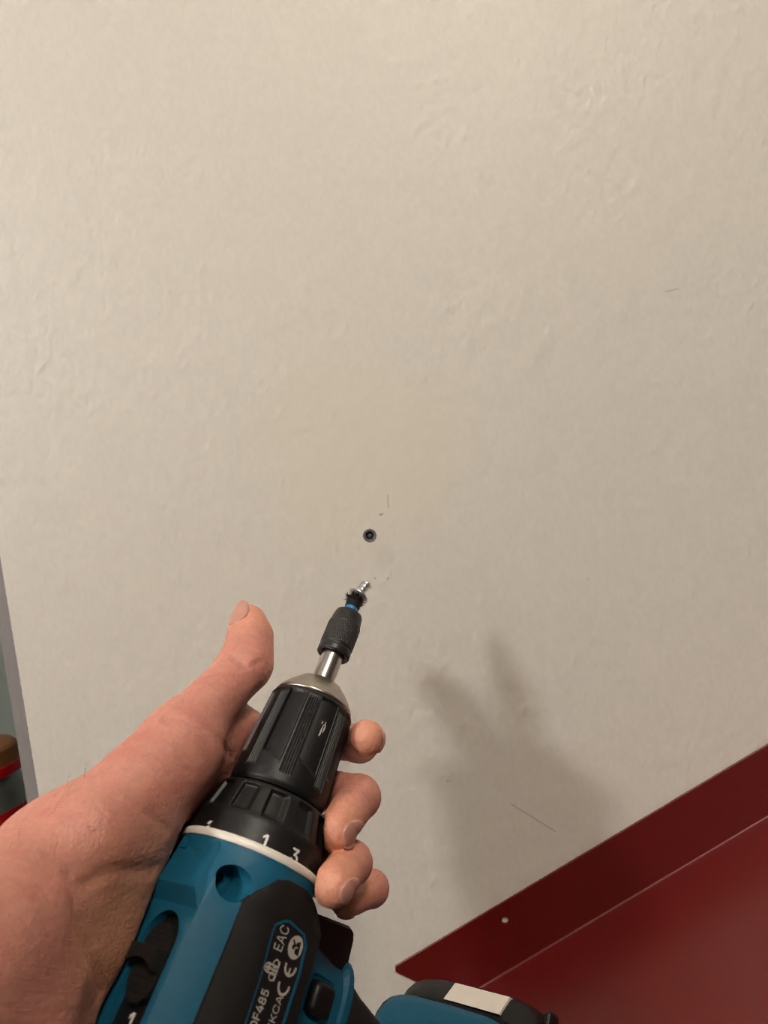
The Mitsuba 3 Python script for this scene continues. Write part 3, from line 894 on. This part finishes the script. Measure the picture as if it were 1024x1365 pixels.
wq = hv + 2.5 * np.stack([n3(hv, .12, 31), n3(hv, .12, 32), n3(hv, .12, 33)], -1)
Q1 = np.stack([wq @ [.62, .35, .70], wq @ [-.55, .83, .07], wq @ [.56, .43, -.71]], -1)
Q2 = np.stack([wq @ [.20, .90, -.38], wq @ [.93, -.05, .37], wq @ [.31, -.43, -.85]], -1)
ridge = lambda v: 1 - np.abs(2 * v - 1)
fine_ = -0.10 * ridge(n3(Q1, [.13, .80, .3], 41)) ** 3 - 0.08 * ridge(n3(Q2, [.15, .9, .35], 42)) ** 3 - 0.05 * ridge(n3(hv, .9, 43)) ** 2
fine_ += 0.45 * (meshkit.fbm(hv * 0.10, 2, 44) - 0.5)
hand = trimesh.Trimesh(hv + hn * fine_[:, None], hand.faces, process=False)
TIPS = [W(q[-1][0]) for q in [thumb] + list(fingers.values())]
KNU = [W(thumb[2][0]), W(thumb[1][0])] + [W(q[2][0]) for q in fingers.values()]
PALM = W(at(170, 1230, 262))


def skin_color(p, n, uv):
    b = fbm(p.x * 60, p.y * 60, p.z * 60, 3)
    fine = fbm(p.x * 420, p.y * 420, p.z * 420, 2)
    col = mix((0.475, 0.187, 0.142), (0.555, 0.246, 0.184), b)
    col = mix(col, (0.47, 0.165, 0.13), smoothstep(0.5, 0.75, fbm(p.x * 95 + 7, p.y * 95, p.z * 95, 2)) * 0.6)
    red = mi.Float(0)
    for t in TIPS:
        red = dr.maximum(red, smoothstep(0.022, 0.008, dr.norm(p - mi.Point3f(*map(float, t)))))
    col = mix(col, (0.64, 0.278, 0.176), red * 0.8)  # paler fingertips: light falling on the tips, put into the skin colour
    yel = smoothstep(0.045, 0.01, dr.norm(p - mi.Point3f(*map(float, PALM))))
    col = mix(col, (0.54, 0.27, 0.145), yel * 0.6)
    x, y, z = p.x * 1000, p.y * 1000, p.z * 1000
    warp = 2.0 * noise(x * .15, y * .15, z * .15)
    l1 = noise((.62 * x + .78 * z) * .10, (.78 * x - .62 * z) * .95 + warp, y * .3)
    l2 = noise((.20 * x - .95 * z) * .12, (.95 * x + .2 * z) * .3, y * .9 + warp)
    pores = noise(x * 1.6, y * 1.6, z * 1.6)
    lines = smoothstep(.62, .9, l1) + smoothstep(.66, .92, l2)
    col = col * mix((1, 1, 1), (0.84, 0.78, 0.78), dr.clip(lines, 0, 1) * 0.45)
    return col * (0.88 + 0.14 * fine + 0.12 * pores)


def skin_bump(p, n, uv):
    x, y, z = p.x * 1000, p.y * 1000, p.z * 1000
    q = (x * 0.6 + z * 0.8)
    t = (x * 0.8 - z * 0.6)
    lines = noise(q * 0.28, t * 1.5, y * 0.6)
    cells, second, _ = voronoi(q * 0.9 + y * 0.5, t * 0.9 - y * 0.4)
    return 0.5 * lines + 0.35 * smoothstep(0.0, 0.25, second - cells) + 0.35 * fbm(x * 0.35, y * 0.35, z * 0.35, 2)


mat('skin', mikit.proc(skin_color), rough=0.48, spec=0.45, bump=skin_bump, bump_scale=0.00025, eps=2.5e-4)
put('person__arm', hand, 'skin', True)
say('person__arm', 'bare skin of left hand and forearm')
say('person', 'bare left hand and forearm gripping the drill chuck with the thumb raised', 'person')


def grad(P):
    e = 0.3
    g = np.stack([base_sdf(P + e * np.eye(3)[i]) - base_sdf(P - e * np.eye(3)[i]) for i in range(3)], -1)
    return g / np.linalg.norm(g, axis=-1, keepdims=True)


def nail(tip, prev, out, length, width, back=0.2, rad=8, d=None):
    """A fingernail pressed onto the skin: centre over the tip joint, facing 'out'."""
    d = tip - prev if d is None else np.array(d, float)
    d /= np.linalg.norm(d)
    o = out - (out @ d) * d; o /= np.linalg.norm(o)
    s = np.cross(d, o)
    nu, nv = 22, 22
    U, Vv = np.meshgrid(np.linspace(-1, 1, nu), np.linspace(-1, 1, nv), indexing='ij')
    # superellipse outline from a square grid
    k = np.sqrt(np.maximum(1 - 0.60 * Vv ** 2, 0)); k2 = np.sqrt(np.maximum(1 - 0.42 * U ** 2, 0))
    Xl, Xs = U * k * length / 2 + back * length, Vv * k2 * width / 2
    ang = Xs / rad
    P0_ = tip + Xl[..., None] * d + (rad + 6) * (np.cos(ang)[..., None] * o + np.sin(ang)[..., None] * s)
    N = -(np.cos(ang)[..., None] * o + np.sin(ang)[..., None] * s)
    t = np.zeros(P0_.shape[:2])
    for _ in range(40):
        t += 0.8 * base_sdf(P0_ + t[..., None] * N)
    t = np.clip(t, np.median(t) - 2.0, np.median(t) + 1.5)
    e = np.clip((1 - np.maximum(np.abs(U), np.abs(Vv))) / 0.14, 0, 1)
    lift = 0.42 * e - 0.30 * (1 - e)
    S = P0_ + (t - lift)[..., None] * N
    In = P0_ + (t + 0.8)[..., None] * N
    return trimesh.util.concatenate([grid_mesh(S), grid_mesh(In, flip=True)])


def cam_dir(x, y, z):
    return np.array([x, y, z], float)


NAILS = {'thumb': (thumb, cam_dir(-0.40, -0.05, -0.91), 17.0, 15.0, 0.06, None), 'index': (fingers['index'], cam_dir(0.93, 0.1, -0.35), 11, 11.5, 0.05, None),
         'middle': (fingers['middle'], cam_dir(0.50, 0.22, -0.83), 13.0, 13.5, -0.36, (-0.80, 0.36, -0.50)), 'ring': (fingers['ring'], cam_dir(0.56, 0.20, -0.80), 11.5, 11.5, -0.30, (-0.80, 0.36, -0.50)),
         'pinky': (fingers['pinky'], cam_dir(0.0, 1.0, -0.1), 8.5, 8.5, 0.0, None)}
for k, (q, o, L, w_, bk, dd_) in NAILS.items():
    key = put('person__nail', nail(q[-1][0], q[-2][0], o, L, w_, bk, q[-1][1], dd_), 'nail', True)
    say(key, 'thumbnail' if k == 'thumb' else f'nail of the {k if k != "pinky" else "little"} finger')

# a few forearm hairs
hs = []
for k in range(16):
    x, y = RNG.uniform(10, 120), 0
    y = 1102 - x * 0.72 + RNG.uniform(4, 40)
    p = touch(x, y)
    if p is None:
        continue
    g = grad(p[None])[0]
    d = g * 0.55 + np.array([0.35, -0.25, 0.3]) + RNG.normal(0, .2, 3); d /= np.linalg.norm(d)
    L = RNG.uniform(3, 7)
    pts = [p - 0.3 * g, p + d * L * 0.5, p + d * L + g * -0.3 + np.array([0.6, 0, 0.4])]
    hs.append(tube_mesh(np.array(pts), np.array([0.04, 0.03, 0.012]), 4))
put('person__arm_hair', trimesh.util.concatenate(hs), 'hair')
say('person__arm_hair', 'fine dark hairs on the forearm', kind='stuff')
